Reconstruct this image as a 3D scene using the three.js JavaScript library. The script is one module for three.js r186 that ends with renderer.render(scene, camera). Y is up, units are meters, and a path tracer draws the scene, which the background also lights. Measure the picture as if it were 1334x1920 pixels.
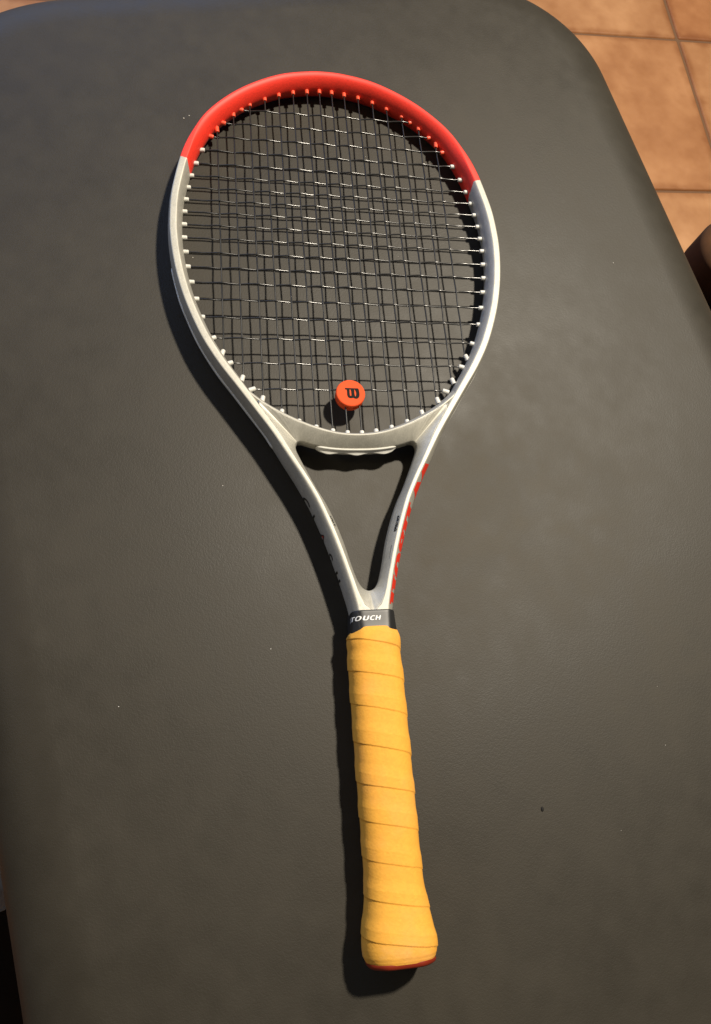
import * as THREE from 'three';
import { mergeGeometries, mergeVertices } from 'three/addons/utils/BufferGeometryUtils.js';
import { RoundedBoxGeometry } from 'three/addons/geometries/RoundedBoxGeometry.js';
import { RectAreaLightUniformsLib } from 'three/addons/lights/RectAreaLightUniformsLib.js';

// ---------------------------------------------------------------- camera, light, exposure
const scene = new THREE.Scene();
const camera = new THREE.PerspectiveCamera(65.378, 1334 / 1920, 0.02, 30);
camera.position.set(-0.11363, 0.55027, -0.10783);
camera.up.set(0.018358, 0.317043, -0.948234);
camera.lookAt(-0.11363 + 0.190566, 0.55027 - 0.932117, -0.10783 - 0.307965);
const renderer = new THREE.WebGLRenderer({ antialias: true });
renderer.setSize(711, 1024);
renderer.toneMapping = THREE.LinearToneMapping;
renderer.toneMappingExposure = 1;
renderer.shadowMap.enabled = true;
RectAreaLightUniformsLib.init();
scene.background = new THREE.Color().setRGB(0.075, 0.071, 0.063);

const lamp = new THREE.PointLight(new THREE.Color().setRGB(1, 0.9, 0.74), 24.5, 0, 2);   // warm room lamp, far right and above
lamp.position.set(0.78, 2.0, -1.12);
lamp.castShadow = true; lamp.shadow.radius = 3.5; lamp.shadow.mapSize.set(2048, 2048); lamp.shadow.bias = -0.0005;
lamp.name = 'room_lamp';
scene.add(lamp);
const lampB = new THREE.PointLight(new THREE.Color().setRGB(1, 0.88, 0.7), 0.55, 0, 2);  // second, weaker lamp to the left
lampB.position.set(-1.15, 0.95, -0.35);
lampB.castShadow = true; lampB.shadow.radius = 7; lampB.name = 'side_lamp';
scene.add(lampB);
const win = new THREE.RectAreaLight(new THREE.Color().setRGB(0.30, 0.5, 1), 1.8, 3.2, 1.3); // dusk window beyond the far end
win.position.set(-1.2, 0.72, -2.3); win.lookAt(0, 0, -0.5);
win.name = 'window_light';
scene.add(win);

// ---------------------------------------------------------------- helpers
let seed = 7;
const rnd = () => { seed = (seed * 1664525 + 1013904223) >>> 0; return seed / 4294967296; };
const mm = 0.001, PI = Math.PI;
const clamp = (x, a, b) => Math.min(b, Math.max(a, x));
const sstep = (a, b, x) => { const t = clamp((x - a) / (b - a), 0, 1); return t * t * (3 - 2 * t); };
const lin = (x, tab) => { // piecewise linear table [[x,y],...] rising x
  if (x <= tab[0][0]) return tab[0][1];
  for (let i = 1; i < tab.length; i++) if (x <= tab[i][0]) { const [a, b] = tab[i - 1], [c, d] = tab[i]; return b + (d - b) * (x - a) / (c - a); }
  return tab[tab.length - 1][1];
};
const hash = (x, y, s) => { let h = Math.imul(x, 374761393) ^ Math.imul(y, 668265263) ^ Math.imul(s, 2147483647 - 31); h = Math.imul(h ^ (h >>> 13), 1274126177); return ((h ^ (h >>> 16)) >>> 0) / 4294967296; };
function vnoise(x, y, px, py, s) { // value noise, periodic px, py cells
  const xi = Math.floor(x), yi = Math.floor(y), fx = x - xi, fy = y - yi;
  const m = (a, n) => ((a % n) + n) % n;
  const u = fx * fx * (3 - 2 * fx), v = fy * fy * (3 - 2 * fy);
  const a = hash(m(xi, px), m(yi, py), s), b = hash(m(xi + 1, px), m(yi, py), s), c = hash(m(xi, px), m(yi + 1, py), s), d = hash(m(xi + 1, px), m(yi + 1, py), s);
  return a + (b - a) * u + (c - a) * v + (a - b - c + d) * u * v;
}
function fbm(u, v, cells, oct, s, ax = 1) { let r = 0, a = 1, t = 0, n = cells; for (let i = 0; i < oct; i++) { const nx = Math.max(1, Math.round(n * ax)); r += a * vnoise(u * nx, v * n, nx, n, s + i); t += a; a *= 0.5; n *= 2; } return r / t; }
function tex(w, h, fn, srgb) { // fn(u,v) -> [r,g,b] 0..1
  const d = new Uint8Array(w * h * 4);
  for (let y = 0; y < h; y++) for (let x = 0; x < w; x++) {
    const c = fn((x + 0.5) / w, (y + 0.5) / h), o = (y * w + x) * 4;
    d[o] = clamp(c[0], 0, 1) * 255; d[o + 1] = clamp(c[1], 0, 1) * 255; d[o + 2] = clamp(c[2], 0, 1) * 255; d[o + 3] = 255;
  }
  const t = new THREE.DataTexture(d, w, h); t.magFilter = THREE.LinearFilter; t.minFilter = THREE.LinearMipmapLinearFilter; t.generateMipmaps = true;
  t.wrapS = t.wrapT = THREE.RepeatWrapping; if (srgb) t.colorSpace = THREE.SRGBColorSpace; t.needsUpdate = true; return t;
}
const rgb = (r, g, b) => new THREE.Color().setRGB(r, g, b);
const std = (o) => new THREE.MeshStandardMaterial(o);
const phys = (o) => new THREE.MeshPhysicalMaterial(o);
function mesh(name, geo, mat, parent) { const m = new THREE.Mesh(geo, mat); m.name = name; m.castShadow = m.receiveShadow = true; if (parent) parent.add(m); return m; }
function tag(o, label, category, group, kind) { if (label) o.userData.label = label; if (category) o.userData.category = category; if (group) o.userData.group = group; if (kind) o.userData.kind = kind; return o; }
// a grid of points (rows i, columns j) -> smooth indexed geometry; P(i,j) returns [x,y,z] metres
function grid(n, m, P, closeI, closeJ, flip, UV) {
  const pos = [], uv = [], idx = [];
  const N = closeI ? n : n, M = m;
  for (let i = 0; i < N; i++) for (let j = 0; j < M; j++) { pos.push(...P(i, j)); const q = UV ? UV(i, j) : [j / (M - 1), i / (N - 1)]; uv.push(q[0], q[1]); }
  const ni = closeI ? N : N - 1, mj = closeJ ? M : M - 1;
  for (let i = 0; i < ni; i++) for (let j = 0; j < mj; j++) {
    const a = i * M + j, b = i * M + (j + 1) % M, c = ((i + 1) % N) * M + j, d = ((i + 1) % N) * M + (j + 1) % M;
    if (flip) idx.push(a, c, b, b, c, d); else idx.push(a, b, c, b, d, c);
  }
  const g = new THREE.BufferGeometry();
  g.setAttribute('position', new THREE.Float32BufferAttribute(pos, 3)); g.setAttribute('uv', new THREE.Float32BufferAttribute(uv, 2)); g.setIndex(idx);
  g.computeVertexNormals(); return g;
}
// smooth plan curve through [x,t] points (mm) sampled evenly; returns {p:[[x,t]], n:[[nx,nt]]}, n = left-hand normal
function plan(pts, count, closed) {
  const c = new THREE.CatmullRomCurve3(pts.map(([x, t]) => new THREE.Vector3(x, t, 0)), closed, 'centripetal');
  c.arcLengthDivisions = 2000;
  const p = [], n = [];
  for (let i = 0; i < count; i++) {
    const u = closed ? i / count : i / (count - 1), a = c.getPointAt(u), d = c.getTangentAt(u);
    p.push([a.x, a.y]); n.push([-d.y, d.x]);
  }
  return { p, n };
}
const L = (x, t, h) => [x * mm, h * mm, -t * mm];      // racket coordinates (mm): across, from butt to tip, height

// ---------------------------------------------------------------- floor of terracotta tiles
const FLOOR = -0.64;
const floor = mesh('floor', new THREE.BoxGeometry(5.2, 0.05, 5.4), std({ color: rgb(0.19, 0.10, 0.05), roughness: 0.95 }), scene);
floor.position.set(0.3, FLOOR - 0.034, -0.9); floor.receiveShadow = true; floor.userData.kind = 'structure';
{
  const pitch = 0.4105, gap = 0.0065;
  const mats = [0, 1, 2, 3].map((k) => {
    const t = tex(256, 256, (u, v) => {
      const a = fbm(u, v, 3, 5, 11 + k * 17), b = fbm(u, v, 14, 3, 41 + k * 5), e = Math.min(u, 1 - u, v, 1 - v);
      const m = 0.55 + 0.75 * (a - 0.5) + 0.35 * (b - 0.5) - 0.3 * sstep(0.05, 0, e + 0.03 * (b - 0.5));
      return [0.71 + 0.27 * (m - 0.5), 0.50 + 0.27 * (m - 0.5), 0.325 + 0.24 * (m - 0.5)].map((c, i) => c * (1 - 0.06 * k * (i + 1) / 3 * (k % 2)));
    }, true);
    const bm = tex(256, 256, (u, v) => { const q = fbm(u, v, 6, 5, 91 + k); return [q, q, q]; });
    return std({ map: t, roughness: 0.62, bumpMap: bm, bumpScale: 0.004 });
  });
  const geo = new RoundedBoxGeometry(pitch - gap, 0.014, pitch - gap, 2, 0.005);
  { // planar uv
    const p = geo.attributes.position, uv = geo.attributes.uv, w = pitch - gap;
    for (let i = 0; i < p.count; i++) uv.setXY(i, p.getX(i) / w + 0.5, p.getZ(i) / w + 0.5);
  }
  const th = 0.048, cx = 0.948, cz = -1.596;               // a joint crossing seen in the photograph
  for (let i = -8; i < 5; i++) for (let j = -4; j < 8; j++) {
    const a = (i + 0.5) * pitch, b = (j + 0.5) * pitch;
    const x = cx + a * Math.cos(th) + b * Math.sin(th), z = cz - a * Math.sin(th) + b * Math.cos(th);
    if (x < -2.3 || x > 2.5 || z > 1.6 || z < -3.2) continue;
    const t = mesh('tile', geo, mats[((i * 3 + j * 5) % 4 + 4) % 4], floor);
    t.position.set(x - 0.3, 0.0225 + (rnd() - 0.5) * 0.0016 , z + 0.9); t.rotation.y = th + Math.floor(rnd() * 4) * PI / 2;
  }
}

// ---------------------------------------------------------------- massage table
const TH = 0.206;                                        // turn of the table in plan
const tableRight = new THREE.Vector3(Math.cos(TH), 0, -Math.sin(TH)), tableFar = new THREE.Vector3(-Math.sin(TH), 0, -Math.cos(TH));
const table = new THREE.Group(); table.name = 'massage_table'; scene.add(table);
tag(table, 'dark grey vinyl padded massage table with rounded corners, lying under the racket', 'massage table');
{
  const x0 = -0.223, x1 = 0.446, y1 = 0.818, y0 = -1.05; // across and along, metres, in the table's own axes
  table.position.set(0, FLOOR, 0); table.rotation.y = TH;
  const RL = 0.165, RR = 0.142, RN = 0.12;
  // outline as offset-able rounded rectangle: for a given inset d
  const outline = (d) => {
    const pts = [], arc = (cx, cy, r, a0, n) => { for (let k = 0; k <= n; k++) { const a = a0 + (PI / 2) * k / n, q = Math.max(r - d, 0.0005); pts.push([cx + q * Math.cos(a), cy + q * Math.sin(a)]); } };
    arc(x1 - RR, y1 - RR, RR, 0, 28); arc(x0 + RL, y1 - RL, RL, PI / 2, 28); arc(x0 + RN, y0 + RN, RN, PI, 12); arc(x1 - RN, y0 + RN, RN, -PI / 2, 12);
    const out = []; for (let i = 0; i < pts.length; i++) { const a = pts[i], b = pts[(i + 1) % pts.length], len = Math.hypot(b[0] - a[0], b[1] - a[1]), n = Math.max(1, Math.round(len / 0.03 - 1e-3)); const K = len > 0.2 ? 40 : 1; for (let k = 0; k < K; k++) out.push([a[0] + (b[0] - a[0]) * k / K, a[1] + (b[1] - a[1]) * k / K]); }
    return out;
  };
  // rings: inset and height below the top
  const prof = []; const EX = 0.05, EY = 0.03;
  prof.push([0.118, 0], [0.08, 0.0], [0.065, 0.0001]);
  for (let k = 0; k <= 14; k++) { const a = (PI / 2) * k / 14; prof.push([EX - EX * Math.sin(a), EY - EY * Math.cos(a)]); }
  prof.push([0.0005, 0.045], [0.003, 0.058], [0.012, 0.066], [0.03, 0.068]);
  const H = -FLOOR;
  const rings = prof.map(([d, y]) => outline(d).map(([x, w]) => [x, H - y, -w]));
  const M = rings[0].length;
  let g = grid(rings.length, M, (i, j) => rings[i][j], false, true, false, (i, j) => [rings[i][j][0], -rings[i][j][2]]);
  // middle of the top: fan of strips joined to the first ring
  const mid = []; const c = [(x0 + x1) / 2, H, -(y0 + y1) / 2];
  const cap = (ring, up) => { const pos = [], uv = [], idx = []; const cy = ring[0][1]; pos.push(c[0], cy, c[2]); uv.push(c[0], -c[2]); ring.forEach((q) => { pos.push(...q); uv.push(q[0], -q[2]); }); for (let j = 0; j < ring.length; j++) { const a = 1 + j, b = 1 + (j + 1) % ring.length; up ? idx.push(0, a, b) : idx.push(0, b, a); } const q = new THREE.BufferGeometry(); q.setAttribute('position', new THREE.Float32BufferAttribute(pos, 3)); q.setAttribute('uv', new THREE.Float32BufferAttribute(uv, 2)); q.setIndex(idx); q.computeVertexNormals(); return q; };
  g = mergeGeometries([g, cap(rings[0], true), cap(rings[rings.length - 1], false)]);
  // leather grain: fine wrinkled cells, repeat every 0.09 m
  const grain = tex(512, 512, (u, v) => {
    const wx = fbm(u, v, 12, 2, 5) * 0.02, wy = fbm(u, v, 12, 2, 9) * 0.02;
    const a = fbm(u + wx, v + wy, 64, 3, 21), b = Math.abs(fbm(u + wx, v + wy, 40, 3, 33) - 0.5) * 2, q = 0.5 * a + 0.6 * Math.min(1, b * 3);
    return [q, q, q];
  });
  grain.repeat.set(1 / 0.055, 1 / 0.055);
  // wear: faint smudges and dusty patches over the whole top (u across 0.7 m, v along 1.9 m)
  const wearAt = (u, v) => { const x = -0.24 + u * 0.7, w = -1.07 + v * 1.9; // table axes
    const n = fbm(u, v, 18, 5, 60, 0.4), n2 = fbm(u, v, 150, 3, 77, 0.4);
    const patch = Math.exp(-(((x - 0.16) / 0.1) ** 2 + ((w - 0.27) / 0.09) ** 2)) + 0.6 * Math.exp(-(((x - 0.24) / 0.12) ** 2 + ((w - 0.2) / 0.1) ** 2));
    return [n, n2, patch]; };
  const wear = tex(512, 1024, (u, v) => { const [n, n2, p] = wearAt(u, v); const d = 1 + 0.13 * (n - 0.5) + 0.10 * (n2 - 0.5) + p * (0.03 + 0.22 * sstep(0.45, 0.65, n) * n2); const q = 0.60 * d; return [q, q * 0.965, q * 0.90]; }, true);
  const rough = tex(512, 1024, (u, v) => { const [n, n2, p] = wearAt(u, v); const q = 0.62 + 0.16 * (n - 0.5) + 0.1 * (n2 - 0.5) + 0.06 * p * sstep(0.4, 0.7, n); return [q, q, q]; });
  for (const t of [wear, rough]) { t.repeat.set(1 / 0.7, 1 / 1.9); t.offset.set(0.24 / 0.7, 1.07 / 1.9); t.wrapS = t.wrapT = THREE.ClampToEdgeWrapping; }
  const vinyl = phys({ color: rgb(0.107, 0.098, 0.080), map: wear, specularIntensity: 0.82, roughness: 0.85, roughnessMap: rough, bumpMap: grain, bumpScale: 0.000045 });
  mesh('padded_top', g, vinyl, table);
  const wood = std({ color: rgb(0.12, 0.06, 0.025), roughness: 0.55 });
  const fr = mesh('frame', new RoundedBoxGeometry(x1 - x0 - 0.1, 0.09, y1 - y0 - 0.12, 3, 0.008), wood, table); fr.position.set((x0 + x1) / 2, H - 0.115, -(y0 + y1) / 2);
  for (const [lx, lz] of [[x0 + 0.09, y1 - 0.16], [x1 - 0.09, y1 - 0.16], [x0 + 0.09, y0 + 0.16], [x1 - 0.09, y0 + 0.16]]) {
    const l = mesh('leg', new RoundedBoxGeometry(0.045, H - 0.161, 0.045, 3, 0.006), wood, table); l.position.set(lx, (H - 0.161) / 2, -lz);
  }
}
// lint and dust on the vinyl
{
  const gs = [];
  const spots = [[-0.1682, -0.1595, 0.35], [-0.0681, -0.1918, 0.35], [0.25, -0.518, 0.4], [-0.0975, -0.3115, 0.35], [-0.1215, -0.6439, 0.55], [-0.117, -0.6472, 0.45], [-0.116, -0.5053, 0.4], [0.1669, -0.0549, 0.2], [0.2121, -0.1083, 0.25], [0.2146, -0.1498, 0.2]];
  for (const [x, z, r] of spots) { const s = new THREE.IcosahedronGeometry(r * mm * 1.05, 1); s.scale(1, 0.5, 0.8); s.translate(x, r * mm * 0.5, z); gs.push(s); }
  const m = mesh('dust_specks', mergeGeometries(gs), std({ color: rgb(0.75, 0.72, 0.66), roughness: 0.9 }), scene);
  { const s = new THREE.IcosahedronGeometry(1.1 * mm, 1); s.scale(0.9, 0.4, 1.5); const k = mesh('dark_crumb', s, std({ color: rgb(0.006, 0.005, 0.005), roughness: 0.8 }), scene); k.position.set(0.1118, 0.0004, -0.0734); tag(k, 'single tiny black crumb on the vinyl right of the yellow handle', 'crumb'); }
  tag(m, 'tiny pale specks of lint and dust scattered on the dark vinyl', 'dust', null, 'stuff');
}

// ---------------------------------------------------------------- the racket
const racket = new THREE.Group(); racket.name = 'tennis_racket'; scene.add(racket);
tag(racket, 'silver and red tennis racket with black strings and yellow wrapped handle', 'tennis racket');
const tilt = Math.atan((19.5 - 12.3) / 685);
racket.position.set(0, 0.0195, 0); racket.rotation.x = -tilt;

const paintTex = tex(512, 512, (u, v) => { const q = 0.93 + 0.14 * (fbm(u, v, 60, 3, 4) - 0.5) + 0.08 * (fbm(u, v, 6, 3, 8) - 0.5); return [q, q, q]; }, true);
paintTex.repeat.set(1 / 40, 1 / 40);
const silver = phys({ color: rgb(0.625, 0.605, 0.53), map: paintTex, metalness: 0.52, roughness: 0.6, clearcoat: 0.25, clearcoatRoughness: 0.35 });
const redTex = tex(256, 256, (u, v) => { const q = 0.97 + 0.2 * (fbm(u, v, 40, 3, 14) - 0.5) ; return [q, q, q]; }, true); redTex.repeat.set(1 / 30, 1 / 30);
const red = phys({ color: rgb(0.97, 0.042, 0.02), map: redTex, metalness: 0.0, roughness: 0.55, clearcoat: 0.08, clearcoatRoughness: 0.5 });
const white = phys({ color: rgb(0.74, 0.73, 0.68), roughness: 0.42 });
const redPlastic = phys({ color: rgb(0.95, 0.11, 0.05), roughness: 0.4 });
const black = phys({ color: rgb(0.012, 0.012, 0.012), roughness: 0.24, ior: 1.85 });
const blackMain = phys({ color: rgb(0.012, 0.012, 0.012), roughness: 0.38, ior: 1.5 });

const HH = 11.8;                                          // half the beam
// outer edge of the flat top face, right half, from the collar to the tip
const half = [[10.1, 196], [10.5, 210], [14.4, 229], [19.4, 248], [25.6, 268], [33.8, 290], [42.7, 308], [51.3, 323], [62.3, 342], [74, 360], [87.3, 380], [98.6, 397], [109.6, 417], [117.8, 437], [123.7, 455], [128.4, 475], [131.4, 495], [132.7, 512], [132.6, 527], [131.4, 545], [128.9, 560], [124.2, 581.5], [120, 595], [114.4, 608], [103.6, 627.5], [87.3, 645.8], [67.2, 661.6], [39.8, 675.6], [13.5, 681.6]];
const outerPts = [...half.map(([x, t]) => [-x, t]), [0, 682.4], ...half.slice().reverse()];
const NP = 720;
const outer = plan(outerPts, NP, false);                  // runs from the left collar round the tip to the right collar; n points outward
const fwAt = (t) => lin(t, [[196, 10], [209, 9.3], [211, 7.6], [213, 5.6], [218, 4.3], [224, 3.6], [240, 3.1], [315, 3.2], [340, 4.1], [400, 5.1], [690, 5.3]]);
const woAt = (t) => lin(t, [[200, 4.5], [240, 4.7], [300, 4.5], [325, 3.6], [345, 2.3], [400, 1.8], [490, 1.8], [520, 1.8], [690, 2.0]]);
const wiAt = (t) => lin(t, [[196, 1.2], [330, 1.2], [385, 3.4], [420, 3.9], [690, 4.0]]);
const hk = [0.035, 0.12, 0.25, 0.42, 0.62, 0.82, 1];
function hoopProfile(t) { // [u,h] closed, u = 0 at the outer edge of the flat
  const cr = sstep(588, 622, t), fw = fwAt(t) * (1 - 0.62 * cr), wo = woAt(t), wi = wiAt(t) + 0.62 * cr * fwAt(t), up = [];
  const bow = (k) => 1 - (1 - k) ** 2, inn = (k) => (1 - cr) * bow(k) + cr * Math.pow(Math.max(0, 1 - Math.pow(1 - k, 1.7)), 0.62) ;
  for (const k of hk.slice().reverse()) up.push([-fw - wi * inn(k), HH * (1 - k)]);
  const sf = Math.min(1, fw / 3);
  up.push([-fw + 0.25, HH], [-fw + 0.9 * sf, HH + 0.06], [-fw / 2, HH + 0.09], [-0.9 * sf, HH + 0.06], [-0.25, HH]);
  for (const k of hk) up.push([wo * bow(k), HH * (1 - k)]);
  const down = up.slice(1, -1).reverse().map(([u, h]) => [u, -h]);
  return [...up, ...down];
}
const PROFILE = hoopProfile(300).length;
const along = (arr, s) => { const f = clamp(s, 0, arr.length - 1.0001), i = Math.floor(f), q = f - i; return [arr[i][0] * (1 - q) + arr[i + 1][0] * q, arr[i][1] * (1 - q) + arr[i + 1][1] * q]; };
function hoopPoint(s, j) { const p = along(outer.p, s), n = along(outer.n, s), [u, h] = hoopProfile(p[1])[j]; return [p[0] + n[0] * u, p[1] + n[1] * u, h]; }
// where red paint meets silver on each profile point: later (higher up) on the outside, reaching further down on the inner face
const sAtT = (t, right) => { let best = 0, bd = 1e9; for (let i = 0; i < NP; i++) if ((outer.p[i][0] > 0) === right) { const d = Math.abs(outer.p[i][1] - t); if (d < bd) { bd = d; best = i; } } return best; };
const refProfile = hoopProfile(580);
const paintT = refProfile.map(([u, h]) => { const fw = fwAt(580), inn = clamp((-u - fw) / 4.0, 0, 1); const drop = h >= 0 ? inn : inn; return 581.5 - 6.5 * drop - (h < 0 ? 7 * (1 - Math.abs(h + HH) / HH * 0) * Math.min(1, -h / HH) : 0); });
const paintL = paintT.map((t) => sAtT(t + 0.001, false)), paintR = paintT.map((t) => sAtT(t - 4, true));
const uvAlong = (pts) => { let a = 0; return pts.map((p, i) => (i ? (a += Math.hypot(p[0] - pts[i - 1][0], p[1] - pts[i - 1][1])) : 0)); };
const lenU = uvAlong(outer.p);
function hoopPiece(s0, s1, n) { // s0, s1: per-profile limits
  return grid(n, PROFILE, (i, j) => L(...hoopPoint(s0[j] + (s1[j] - s0[j]) * i / (n - 1), j)), false, true, false, (i, j) => [lenU[Math.floor(clamp(s0[j] + (s1[j] - s0[j]) * i / (n - 1), 0, NP - 1))], j * 2.2]);
}
const zero = paintT.map(() => 0), last = paintT.map(() => NP - 1.001);
const frameParts = [hoopPiece(zero, paintL, 420), hoopPiece(paintR, last, 420)];

// bridge under the strings: a narrow ridge along the lower arc of the oval
const ridgeHalf = [[0, 340.4], [14, 341.5], [28, 345.2], [42, 350.8], [55, 357.6], [66.4, 364.8], [76.3, 373], [84.5, 381.4], [89.5, 387.6]];
const ridgePts = [...ridgeHalf.slice(1).reverse().map(([x, t]) => [-x, t]), ...ridgeHalf];
const NB = 260, ridge = plan(ridgePts, NB, false);         // left to right; n points up towards the strings
{
  const prof = []; const wi = 4.0;
  for (const k of hk.slice().reverse()) prof.push([wi * (1 - (1 - k) ** 2), (HH - 0.25) * (1 - k)]);
  prof.push([-0.25, HH - 0.2], [-0.9, HH - 0.18], [-1.4, HH - 0.4], [-2.6, 9.6], [-3.4, 6], [-3.8, 0]);
  const all = [...prof, ...prof.slice(1, -1).reverse().map(([u, h]) => [u, -h])];
  frameParts.push(grid(NB, all.length, (i, j) => L(ridge.p[i][0] + ridge.n[i][0] * all[j][0], ridge.p[i][1] + ridge.n[i][1] * all[j][0], all[j][1]), false, true, true, (i, j) => [i * 0.8, j * 2]));
}
// throat opening: faces that slope from the edge of the hole up to the ridges round it
const holeHalf = [[0, 331.4], [12, 331.7], [22, 332.7], [31, 334.4], [37, 336.2], [41, 337.4], [43.6, 336.9], [44.9, 334.6], [44.6, 331], [42.8, 326], [38.6, 316.2], [32.4, 302.5], [25.4, 289], [19.6, 274.5], [15.1, 260.5], [11.6, 246.5], [9.4, 238.5], [6.9, 231.6], [3.7, 227.2], [0, 225.8]];
const holePts = [...holeHalf, ...holeHalf.slice(1, -1).reverse().map(([x, t]) => [-x, t])];
const NH = 900, hole = (() => {
  const f = plan(holePts, 9000, true), w = [0];
  for (let i = 0; i < 9000; i++) { const a = f.p[i], b = f.p[(i + 1) % 9000], m = f.n[i], k = f.n[(i + 1) % 9000]; w.push(w[i] + Math.hypot(b[0] - a[0], b[1] - a[1]) + 26 * Math.hypot(k[0] - m[0], k[1] - m[1])); }
  const p = [], n = []; let j = 0; for (let i = 0; i < NH; i++) { const goal = w[9000] * i / NH; while (w[j + 1] < goal) j++; p.push(f.p[j]); n.push(f.n[j]); }
  return { p, n };
})();            // runs clockwise from the bridge; n to the left = into the material
const flatInner = (sideSign) => { const r = []; for (let i = 0; i < NP; i++) { const p = outer.p[i], n = outer.n[i]; if (p[0] * sideSign > 0 && p[1] < 420) r.push([p[0] - n[0] * fwAt(p[1]), p[1] - n[1] * fwAt(p[1])]); } return r; };
const targets = [flatInner(1), flatInner(-1), ridge.p.map((p, i) => [p[0] - ridge.n[i][0] * 1.2, p[1] - ridge.n[i][1] * 1.2]), [[-20, 209], [20, 209]]];
const rayHit = (p, d) => { let best = 48; for (const line of targets) for (let i = 0; i + 1 < line.length; i++) { const a = line[i], b = line[i + 1], ex = b[0] - a[0], ey = b[1] - a[1], det = d[0] * -ey + ex * d[1]; if (Math.abs(det) < 1e-9) continue; const rx = a[0] - p[0], ry = a[1] - p[1], s = (rx * -ey + ex * ry) / det, q = (d[0] * ry - d[1] * rx) / det; if (s > 0.2 && q >= -0.001 && q <= 1.001 && s < best) best = s; } return best; };
{
  let w = hole.p.map((p, i) => rayHit(p, hole.n[i]));
  for (let it = 0; it < 4; it++) w = w.map((x, i) => 0.25 * w[(i + NH - 1) % NH] + 0.5 * x + 0.25 * w[(i + 1) % NH]);
  const up = [[0, 0], [0.12, 1.9], [0.45, 3.4], [1.1, 4.6]], sl = [0.25, 0.5, 0.75, 0.94, 1];
  const prof = (wd, i) => {
    const r = up.map(([q, h]) => [q * Math.min(1, wd / 6), h]), q0 = r[3][0], h0 = r[3][1], top = HH - 0.12;
    for (const k of sl) r.push([q0 + (wd + 0.35 - q0) * k, h0 + (top - h0) * (1 - (1 - k) ** 1.25)]);
    return [...r, ...r.slice(1).reverse().map(([q, h]) => [q, -h])];
  };
  const M = prof(7, 0).length;
  const ps = w.map(prof);
  frameParts.push(grid(NH, M, (i, j) => L(hole.p[i][0] + hole.n[i][0] * ps[i][j][0], hole.p[i][1] + hole.n[i][1] * ps[i][j][0], ps[i][j][1]), true, true, false, (i, j) => [i * 0.8, j * 2]));
}
// solid stub inside the collar
const rOct = (phi, a, b, d, p = 16) => { let s = 0; for (const [ang, dist] of [[0, a], [PI, a], [PI / 2, b], [-PI / 2, b], [PI / 4, d], [-PI / 4, d], [3 * PI / 4, d], [-3 * PI / 4, d]]) { const c = Math.cos(phi - ang); if (c > 0) s += (c / dist) ** p; } return s ** (-1 / p); };
mesh('frame', mergeGeometries(frameParts), silver, racket);
mesh('painted_crown', hoopPiece(paintL, paintR, 460), red, racket).userData.label = 'red painted crown of the hoop';

// white grommet strip in the outer groove, both sides
for (const side of [-1, 1]) {
  const idx = []; for (let i = 0; i < NP; i++) if (outer.p[i][0] * side > 0 && outer.p[i][1] > 331 && outer.p[i][1] < 492) idx.push(i);
  const g = grid(idx.length, 8, (i, j) => {
    const s = idx[i], p = outer.p[s], n = outer.n[s], t = p[1], wo = woAt(t), e = Math.min(i, idx.length - 1 - i), endT = sstep(0, 5, e), wob = 0.35 * Math.sin(t * 0.21) + 0.25 * Math.sin(t * 0.083 + 1);
    const pr = [[-0.6, -0.6], [0.1, -0.8], [0.6, -1.2], [0.7, -2.2], [0.6, -3.2], [0.1, -3.8], [-0.8, -4.0], [-1.2, -2]][j];
    const u = wo + (pr[0] * (side < 0 ? 1 : 0.35) + (pr[0] > 0.2 ? wob * 0.3 : 0)) * endT - (1 - endT) * 1.2;
    return L(p[0] + n[0] * u, p[1] + n[1] * u, pr[1] + wob * 0.5);
  }, false, true, side < 0 ? false : false);
  mesh('grommet_strip', g, white, racket);
}
// white wavy strip under the bridge
{
  const idx = []; for (let i = -NH / 2; i < NH / 2; i += 2) { const k = (i + NH) % NH; if (hole.p[k][1] > 325 && Math.abs(hole.p[k][0]) < 31.5) idx.push(k); }
  const n = idx.length;
  const g = grid(n, 10, (i, j) => {
    const k = idx[i], p = hole.p[k], m = hole.n[k], x = p[0], e = Math.min(i, n - 1 - i), end = Math.sqrt(sstep(0, 6, e));
    const bump = Math.exp(-((x / 6) ** 2)) + Math.exp(-(((Math.abs(x) - 21) / 6) ** 2)), d = 1.5 + 1.7 * bump;
    const pr = [[0.6, 4.0], [-0.5, 3.9], [-0.9, 3.2], [-1.0, 1.5], [-d, 0.8], [-d - 0.25, 0.2], [-d, -0.6], [-1.0, -1.5], [-0.9, -4.2], [0.8, -4.4]][j];
    const q = pr[0] * end + (1 - end) * 0.6;
    return L(p[0] + m[0] * q, p[1] + m[1] * q, pr[1] * (0.35 + 0.65 * end));
  }, false, true, false);
  mesh('throat_grommet_strip', g, white, racket);
}

// strings, woven; each one a part of its own
const mains = [[5.4, 346.3, 671.2], [16.4, 347.8, 669.8], [28.6, 350.8, 667.9], [41.1, 355.6, 663.9], [53.4, 363.6, 658.2], [66.4, 375.3, 651.0], [80.5, 392.2, 638.5], [94.3, 413.3, 621.0]];
const crosses = [[73.5, 645.1], [88.6, 629.6], [99, 614.4], [106.5, 599.9], [111.6, 586], [115.5, 573.4], [118.2, 561.5], [119.9, 549.6], [121.2, 537.8], [121.6, 525.6], [121.6, 513.2], [120.6, 499.9], [119.3, 486.5], [116.6, 472.7], [113.3, 457.8], [108.2, 442.1], [100.4, 424.4], [88.6, 403.4], [72.9, 381.8]];
const mainX = [...mains.map((m) => -m[0]).reverse(), ...mains.map((m) => m[0])];
const stringR = 0.64, tri = (q) => Math.asin(0.965 * Math.cos(PI * q)) / Math.asin(0.965);
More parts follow.
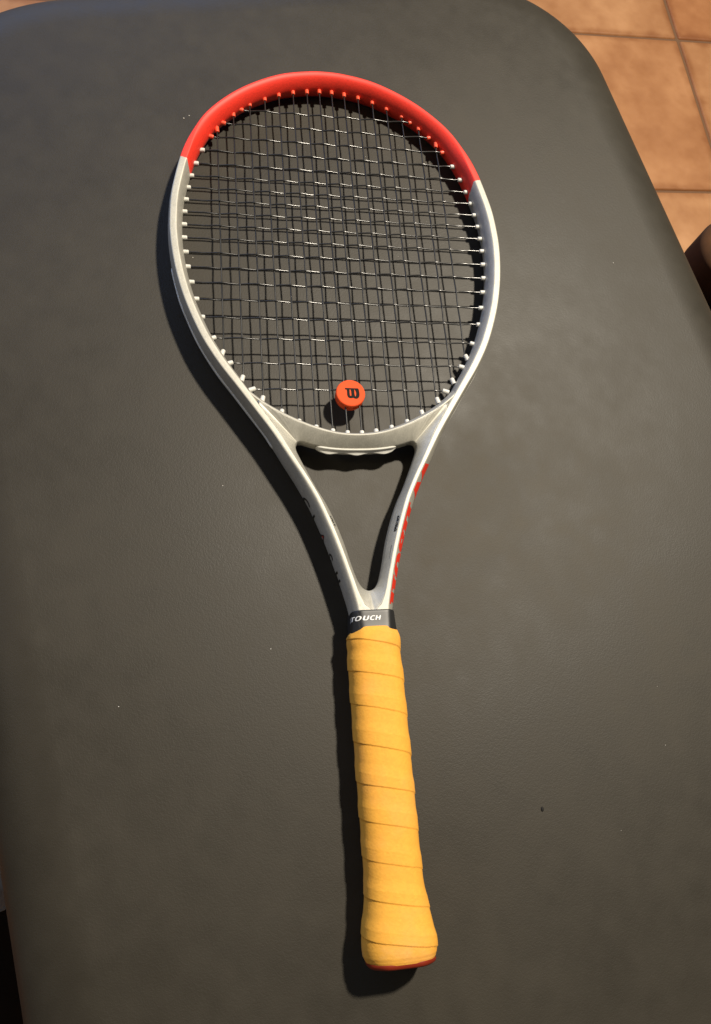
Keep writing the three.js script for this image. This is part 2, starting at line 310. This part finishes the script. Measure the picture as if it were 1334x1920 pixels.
const tubeOf = (fn, n) => { const c = new (class extends THREE.Curve { getPoint(u, o = new THREE.Vector3()) { return o.set(...fn(u)); } })(); return new THREE.TubeGeometry(c, n, stringR * mm, 7, false); };
mainX.forEach((x, k) => {
  const [, tb, tt] = mains[k < 8 ? 7 - k : k - 8];
  const a = tb - 3, b = tt + 3, amp = 0.42;
  const ct = crosses.map((c) => c[1]);
  const fn = (u) => { const t = b + (a - b) * u; // phase along the crosses
    let q = 0; for (let i = 0; i < 18; i++) if (t <= ct[i] && t >= ct[i + 1]) q = i + (ct[i] - t) / (ct[i] - ct[i + 1]);
    if (t > ct[0]) q = (ct[0] - t) / 14; if (t < ct[18]) q = 18 + (ct[18] - t) / 22;
    const fade = sstep(-1.2, -0.3, q) * sstep(19.2, 18.4, q);
    return L(x, t, amp * fade * tri(q + k)); };
  mesh('main_string', tubeOf(fn, 240), blackMain, racket);
});
crosses.forEach(([x1, t], i) => {
  const a = -x1 - 3, b = x1 + 3, amp = 0.72;
  const fn = (u) => { const x = a + (b - a) * u; let q = 0;
    for (let k = 0; k < 15; k++) if (x >= mainX[k] && x <= mainX[k + 1]) q = k + (x - mainX[k]) / (mainX[k + 1] - mainX[k]);
    if (x < mainX[0]) q = (x - mainX[0]) / 14; if (x > mainX[15]) q = 15 + (x - mainX[15]) / 14;
    const fade = sstep(-1.3, -0.2, q) * sstep(16.3, 15.2, q) * sstep(0, 0.05, u) * sstep(1, 0.95, u);
    const sh = tri(q + i);
    return L(x, t + 0.16 * Math.sin(PI * (q + i)) * fade, -amp * fade * sh); };
  mesh('cross_string', tubeOf(fn, 220), black, racket);
});
// grommet barrels
{
  const body = new THREE.LatheGeometry([[0.66, 1.7], [1.25, 1.7], [1.62, 1.4], [1.75, 0.8], [1.85, -3.5]].reverse().map(([r, y]) => new THREE.Vector2(r * mm, y * mm)), 14);
  const put = (x, t, dir, mat) => { const m = mesh('grommet', body, mat, racket); m.position.set(...L(x, t, 0)); m.quaternion.setFromUnitVectors(new THREE.Vector3(0, 1, 0), new THREE.Vector3(dir[0], 0, -dir[1]).normalize()); };
  for (const sd of [-1, 1]) {
    for (const [x, tb, tt] of mains) { put(sd * x, tt, [-sd * x * 0.0012, -1], redPlastic); put(sd * x * (x > 60 ? 1.008 : 1), tb - (x > 60 ? 0.8 : 0), [-sd * x * 0.004, 1], white); }
    crosses.forEach(([x, t], i) => put(sd * x * (i > 14 ? 1.01 : 1), t, [-sd, i < 3 ? -0.25 + 0.0 * i : i > 15 ? 0.35 : 0], i < 3 ? redPlastic : white));
  }
}

// collar, grip and butt cap
const collarA = (t) => lin(t, [[194, 16.2], [200, 15.6], [210.2, 14.9]]), collarB = (t) => lin(t, [[194, 14.2], [200, 13.6], [210.2, 13.1]]);
const collarPoint = (t, phi, off = 0) => { const r = rOct(phi, collarA(t), collarB(t), 16.9, 26) + off; return L(r * Math.cos(phi), t, r * Math.sin(phi)); };
{
  const ts = [190, 193, 196, 199, 202, 205, 208, 209.4, 210.0, 210.2, 210.0], offs = [0, 0, 0, 0, 0, 0, 0, 0, -0.25, -0.8, -3];
  const g = grid(ts.length, 96, (i, j) => collarPoint(ts[i], (j / 96) * 2 * PI, offs[i]), false, true, false);
  const rubber = phys({ color: rgb(0.02, 0.02, 0.021), roughness: 0.42, bumpMap: paintTex, bumpScale: 0.0002 });
  mesh('collar', g, rubber, racket).userData.label = 'black rubber collar band with white lettering';
}
const seamT = [215, 193.7, 171.9, 150.6, 126.3, 101.4, 79.5, 56.9, 35.1, 13.3, -8];
const turnAt = (t) => { for (let i = 0; i + 1 < seamT.length; i++) if (t <= seamT[i] && t >= seamT[i + 1]) return i - 1 + (seamT[i] - t) / (seamT[i] - seamT[i + 1]); return t > 0 ? -1 : 9; };
const gripA = (t) => lin(t, [[-2, 21.0], [-0.5, 22.6], [2, 23.4], [6, 23.7], [10, 23.5], [16, 22.7], [24, 21.3], [32, 19.9], [42, 19.0], [60, 18.7], [170, 18.8], [188, 18.2], [193, 17.6], [196.5, 16.9], [198.4, 16.2], [199, 15.2]]);
const gripB = (t) => lin(t, [[-2, 17.4], [-0.5, 18.6], [2, 19.2], [6, 19.4], [10, 19.2], [16, 18.7], [24, 17.8], [32, 17.0], [42, 16.5], [60, 16.3], [170, 16.2], [188, 15.8], [193, 15.3], [196.5, 14.9], [198.4, 14.4], [199, 13.2]]);
{
  const n = 640, m = 140, T = (i) => -2 + 201 * i / (n - 1);
  const smooth = (f, t) => (f(t - 2) + f(t) * 2 + f(t + 2)) / 4;
  const g = grid(n, m, (i, j) => {
    const phi = -PI + 2 * PI * (j / m), t0 = T(i), nearTop = sstep(150, 199, t0);
    const t = t0 - 2.2 * sstep(0.55, 1.0, -Math.cos(phi)) * sstep(189, 199, t0);   // the wrap ends lower on the left
    const q = turnAt(t0) - (PI - phi) / (2 * PI), f = q - Math.floor(q), k = Math.floor(q);
    const wide = 0.62 + 0.1 * hash(k + 20, 3, 1);
    const over = 0.52 * sstep(wide - 0.28, wide + 0.04, f) * (0.8 + 0.4 * hash(k + 9, 1, 2)) + 0.06 * Math.exp(-(((f - wide) / 0.03) ** 2));
    const crease = 0.12 * (fbm((phi / (2 * PI) + 0.5), t0 / 200, 24, 3, 51, 0.2) - 0.5);
    const a = smooth(gripA, t0), b = smooth(gripB, t0), r = rOct(phi, a, b, a * 1.0, 6.5 + 11.5 * sstep(184, 197, t0)) + over * sstep(-1, 4, t0) * sstep(199, 196, t0) + crease;
    return L(r * Math.cos(phi), t, r * Math.sin(phi));
  }, false, true, false, (i, j) => [j / m, i / (n - 1)]);
  const gt = tex(512, 1024, (u, v) => {
    const a = fbm(u, v, 10, 5, 71, 0.6), b = fbm(u, v, 120, 3, 83, 0.5), grey = Math.exp(-(((v - 0.03) / 0.03) ** 2)) * sstep(0.3, 0.7, fbm(u, v, 40, 3, 19, 0.3));
    const k = 0.985 + 0.05 * (a - 0.5) + 0.07 * (b - 0.5), s = 0.10 * sstep(0.5, 0.75, a) + 0.25 * grey;
    return [0.985 * k * (1 - 0.08 * s), 0.708 * k * (1 - 0.06 * (a - 0.5)) * (1 + 0.03 * s), 0.262 * k * (1 + 1.2 * s)];
  }, true);
  const gb = tex(512, 1024, (u, v) => { const q = fbm(u, v, 200, 3, 27, 0.4); return [q, q, q]; });
  mesh('overgrip', g, phys({ map: gt, roughness: 0.78, bumpMap: gb, bumpScale: 0.0001, sheen: 0.3, sheenRoughness: 0.4, sheenColor: rgb(0.9, 0.6, 0.25) }), racket).userData.label = 'yellow overgrip wound in a spiral';
  // butt cap closing the end
  const rows = [[-1.4, 0.93], [-2.2, 0.94], [-3.6, 0.92], [-4.6, 0.85], [-5.0, 0.74], [-4.8, 0.66], [-4.8, 0.4], [-4.8, 0.01]];
  const cg = grid(rows.length, 96, (i, j) => { const phi = -PI + 2 * PI * j / 96, [t, k] = rows[i], r = rOct(phi, 22.4, 18.4, 22.2, 16) * k; return L(r * Math.cos(phi), t, r * Math.sin(phi)); }, false, true, true);
  mesh('butt_cap', cg, phys({ color: rgb(0.26, 0.025, 0.008), roughness: 0.45 }), racket).userData.label = 'dark red butt cap';
}

// ---------------------------------------------------------------- lettering
function decal(name, w, h, draw, n, m, P, flip) { // canvas w x h drawn on a patch of the surface; P(a,b): a along text 0..1, b up 0..1
  const c = document.createElement('canvas'); c.width = w; c.height = h; const x = c.getContext('2d'); draw(x, w, h);
  const t = new THREE.CanvasTexture(c); t.colorSpace = THREE.SRGBColorSpace; t.anisotropy = 8;
  const g = grid(n, m, (i, j) => P(j / (m - 1), i / (n - 1)), false, false, flip, (i, j) => [j / (m - 1), i / (n - 1)]);
  return mesh(name, g, phys({ map: t, transparent: true, roughness: 0.45 }), racket);
}
const fitText = (x, s, font, px, x0, x1, yBase, sy, color, stroke) => { x.save(); x.font = font.replace('$', px); const m = x.measureText(s); x.translate(x0, yBase); x.scale((x1 - x0) / m.width, sy); x.fillStyle = color; x.fillText(s, 0, 0); if (stroke) { x.strokeStyle = color; x.lineJoin = 'round'; x.lineWidth = stroke; x.strokeText(s, 0, 0); } x.restore(); };
// a point on the outer face of an arm: t along, k 0 (flat edge) .. 2 (bottom edge)
const outS = { 1: [], [-1]: [] };
for (let i = 0; i < NP; i++) { const p = outer.p[i]; outS[p[0] > 0 ? 1 : -1].push(i); }
const armS = (t, side) => { const l = outS[side]; let best = l[0], bd = 1e9; for (const i of l) { const d = Math.abs(outer.p[i][1] - t); if (d < bd) { bd = d; best = i; } } const nx = Math.min(NP - 2, Math.max(1, best)); const d = outer.p[nx + 1][1] - outer.p[nx - 1][1]; return clamp(nx + 2 * (t - outer.p[nx][1]) / d, 0, NP - 1.01); };
const outFace = (t, h, side, off) => { const s = armS(t, side), p = along(outer.p, s), n = along(outer.n, s), k = 1 - Math.abs(h) / HH, u = woAt(p[1]) * (1 - (1 - k) ** 2) + off; return L(p[0] + n[0] * u, p[1] + n[1] * u, h); };
decal('red_lettering', 1024, 192, (x, w, h) => {
  x.clearRect(0, 0, w, h);
  fitText(x, 'W', 'bold $px serif', 190, 10, 330, 190, 1.06, '#e8331c', 14); fitText(x, 'ilson', 'bold $px serif', 190, 352, 1010, 190, 1.06, '#e8331c', 14);
}, 14, 90, (a, b) => outFace(326 - a * 113, 11.3 - b * 19, 1, 0.12), true).userData.label = 'large red lettering on the outer right arm';
decal('thin_lettering', 1024, 160, (x, w, h) => {
  x.clearRect(0, 0, w, h);
  x.lineWidth = 25; x.strokeStyle = '#0c0c0c'; x.lineCap = 'butt';
  const cx = [60, 260, 480, 720, 940];
  x.beginPath(); x.arc(cx[0] + 20, 80, 66, -0.7, 0.7, true); x.stroke();
  x.beginPath(); x.moveTo(cx[1] - 20, 10); x.lineTo(cx[1] - 20, 144); x.lineTo(cx[1] + 60, 144); x.stroke();
  x.beginPath(); x.moveTo(cx[2] - 60, 150); x.lineTo(cx[2], 12); x.lineTo(cx[2] + 60, 150); x.stroke();
  x.fillStyle = '#c32a1c'; x.beginPath(); x.moveTo(cx[2] - 22, 60); x.lineTo(cx[2], 14); x.lineTo(cx[2] + 22, 60); x.closePath(); x.fill();
  x.beginPath(); x.arc(cx[3], 48, 36, -0.5, PI * 0.6, true); x.stroke(); x.beginPath(); x.arc(cx[3], 112, 36, PI - 0.5, PI * 1.6, true); x.stroke();
  x.beginPath(); x.moveTo(cx[4] - 45, 8); x.lineTo(cx[4] - 45, 152); x.moveTo(cx[4] + 45, 8); x.lineTo(cx[4] + 45, 152); x.moveTo(cx[4] - 45, 80); x.lineTo(cx[4] + 45, 80); x.stroke();
}, 14, 80, (a, b) => outFace(298 - a * 66, -6 + b * 10, -1, 0.1), true).userData.label = 'thin black spaced lettering with a red peak';
// small print on the sloping inner faces of the throat: q = share of the way from the hole edge to the ridge
const holeAt = (t, side) => { let best = 0, bd = 1e9; for (let i = 0; i < NH; i++) if (hole.p[i][0] * side > 0 && hole.p[i][1] < 334) { const d = Math.abs(hole.p[i][1] - t); if (d < bd) { bd = d; best = i; } } return best; };
const innerFace = (t, k, side, off) => { const lo = Math.floor(t), P = (tt) => { const i = holeAt(tt, side), w = rayHit(hole.p[i], hole.n[i]); return [hole.p[i], hole.n[i], w]; }; const [p, n, w] = P(t); const q0 = 1.1, top = HH - 0.12, q = q0 + (w + 0.35 - q0) * k, h = 4.6 + (top - 4.6) * (1 - (1 - k) ** 1.25) + off; return L(p[0] + n[0] * (q - off * 0.6), p[1] + n[1] * (q - off * 0.6), h); };
decal('small_lettering', 128, 64, (x, w, h) => { x.clearRect(0, 0, w, h); fitText(x, '100', 'italic bold $px sans-serif', 60, 6, 122, 54, 1.1, '#0a0a0a', 3); }, 4, 12, (a, b) => innerFace(280 - (1 - a) * 9.5, 0.86 - b * 0.7, -1, 0.16), false).userData.label = 'small black model number on the left inner arm';
decal('small_print', 512, 96, (x, w, h) => {
  x.clearRect(0, 0, w, h);
    fitText(x, 'a2441900e04', 'bold $px monospace', 46, 20, 200, 46, 1.3, '#0a0a0a', 5);
  x.fillStyle = 'rgba(60,62,66,0.85)'; x.fillRect(352, 30, 44, 12); x.fillRect(402, 30, 60, 8); x.fillRect(470, 28, 30, 6);
}, 4, 40, (a, b) => innerFace(280 - a * 34, 0.16 + b * 0.7, 1, 0.16), true).userData.label = 'fine black and grey print on the right inner arm';
decal('collar_lettering', 512, 96, (x, w, h) => { x.clearRect(0, 0, w, h); fitText(x, ')TOUCH', 'italic bold $px sans-serif', 100, 6, 506, 88, 1.12, '#f4f4f2'); }, 5, 60, (a, b) => collarPoint(202.6 + b * 3.7, (167 - a * 94) * PI / 180, 0.12), false).userData.label = 'white slanted lettering on the collar';

// ---------------------------------------------------------------- vibration dampener on the strings
{
  const d = new THREE.Group(); d.name = 'vibration_dampener';
  tag(d, 'round orange rubber vibration dampener with black emblem, clipped between the strings', 'dampener');
  const w = new THREE.Vector3(...L(-1.4, 377.2, 0)).applyEuler(racket.rotation).add(racket.position);
  d.position.copy(w); d.rotation.x = -tilt; scene.add(d);
  const pts = [[0.01, -4.6], [9.6, -4.6], [10.6, -4.1], [10.9, -3.2], [10.9, -1.6], [10.5, -1.0], [9.2, -0.7], [9.2, 0.7], [10.6, 1.0], [11.1, 1.6], [11.15, 3.4], [10.9, 4.1], [10.3, 4.5], [9.6, 4.55], [9.3, 4.4], [0.01, 4.4]];
  const orange = phys({ color: rgb(0.88, 0.105, 0.026), roughness: 0.75, specularIntensity: 0.5 });
  mesh('rubber_button', new THREE.LatheGeometry(pts.map(([r, y]) => new THREE.Vector2(r * mm, y * mm)), 64), orange, d);
  // emblem: two rounded bowls side by side with a serif at the top left
  const s = new THREE.Shape();
  s.moveTo(-5, 4); s.lineTo(1.55, 3.9); s.lineTo(4.35, 3.9); s.bezierCurveTo(4.9, 2.6, 5.1, 0.6, 5.0, -1.2); s.bezierCurveTo(4.9, -3.2, 3.6, -4.3, 2.2, -4.15); s.bezierCurveTo(1.4, -4.05, 0.9, -3.75, 0.4, -3.5); s.bezierCurveTo(-0.4, -3.9, -1.4, -4.05, -2.1, -3.8); s.bezierCurveTo(-3.5, -3.3, -3.85, -1.8, -3.75, 0.2); s.bezierCurveTo(-3.7, 1.6, -3.75, 2.6, -4.1, 2.8); s.lineTo(-5, 2.8); s.closePath();
  const h1 = new THREE.Path(); h1.moveTo(-1.7, 3.2); h1.bezierCurveTo(-1.2, 2.9, -0.85, 2.3, -0.8, 1.4); h1.lineTo(-0.7, -2.0); h1.lineTo(-1.7, -2.0); h1.bezierCurveTo(-1.95, -0.5, -1.95, 1.6, -1.7, 3.2);
  const h2 = new THREE.Path(); h2.moveTo(1.5, 3.2); h2.bezierCurveTo(2.1, 2.6, 2.6, 1.4, 2.7, 0.2); h2.bezierCurveTo(2.75, -0.8, 2.5, -2.0, 2.0, -2.5); h2.bezierCurveTo(1.6, -1.8, 1.5, -1, 1.48, 0); h2.lineTo(1.5, 3.2);
  s.holes.push(h1, h2);
  const eg = new THREE.ExtrudeGeometry(s, { depth: 0.25, bevelEnabled: false, curveSegments: 10 }); eg.scale(1.08 * mm, 1.08 * mm, mm); eg.rotateX(-PI / 2); eg.rotateY(-0.02);
  const e = mesh('emblem', eg, phys({ color: rgb(0.008, 0.006, 0.004), roughness: 0.7, specularIntensity: 0.4 }), d); e.position.set(1.2 * mm, 4.3 * mm, 0.3 * mm);
}

// ---------------------------------------------------------------- wooden stand by the right edge of the table
{
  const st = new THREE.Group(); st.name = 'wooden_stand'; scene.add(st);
  tag(st, 'brown rounded wooden post over an added black block in place of its shadow, just showing beside the right table edge', 'stand');
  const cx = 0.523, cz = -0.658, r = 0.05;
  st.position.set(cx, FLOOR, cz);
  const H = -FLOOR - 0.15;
  const brown = std({ color: rgb(0.10, 0.040, 0.011), roughness: 0.95, map: tex(128, 256, (a, b) => { const q = 0.75 + 0.5 * (fbm(a, b, 4, 5, 3, 6) - 0.5); return [q, q * 0.97, q * 0.92]; }) });
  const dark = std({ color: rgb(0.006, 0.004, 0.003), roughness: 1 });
  mesh('post', new THREE.LatheGeometry([[r, -FLOOR - 0.2], [r, H - 0.012], [r - 0.003, H - 0.004], [r - 0.012, H], [0.001, H]].map(([a, b]) => new THREE.Vector2(a, b)), 64), brown, st);
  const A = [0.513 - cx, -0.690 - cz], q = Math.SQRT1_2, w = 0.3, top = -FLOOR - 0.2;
  const base = mesh('base', new RoundedBoxGeometry(w, top, w, 3, 0.004), dark, st);  // black block added in place of the shadow around the post
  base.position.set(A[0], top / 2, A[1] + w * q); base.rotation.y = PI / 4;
}
// ---------------------------------------------------------------- clothing at the lower left
{
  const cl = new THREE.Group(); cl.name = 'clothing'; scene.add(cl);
  tag(cl, 'patch of blue denim and a plain black lump beside the left table edge', 'clothing');
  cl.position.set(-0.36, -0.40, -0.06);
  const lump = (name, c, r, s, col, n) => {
    const g = mergeVertices(new THREE.SphereGeometry(1, 72, 48).deleteAttribute('uv').deleteAttribute('normal')); const p = g.attributes.position, v = new THREE.Vector3();
    for (let i = 0; i < p.count; i++) { v.fromBufferAttribute(p, i); const k = 1 + n * (Math.sin(v.x * 5 + v.y * 9 + s) * Math.sin(v.z * 11 + s * 2) * 0.5 + 0.35 * Math.sin(v.z * 23 + v.y * 15 + s)); p.setXYZ(i, c[0] + v.x * r[0] * k, c[1] + v.y * r[1] * k, c[2] + v.z * r[2] * k); }
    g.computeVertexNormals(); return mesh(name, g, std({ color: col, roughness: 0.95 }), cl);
  };
  lump('denim', [0.066, 0.21, -0.008], [0.055, 0.055, 0.045], 1.3, rgb(0.4, 0.46, 0.56), 0.12);
  lump('black_lump', [0.0, 0.02, 0.15], [0.13, 0.17, 0.24], 4.1, rgb(0.006, 0.006, 0.007), 0.05);  // plain black lump filling the area below the denim
}
renderer.render(scene, camera);
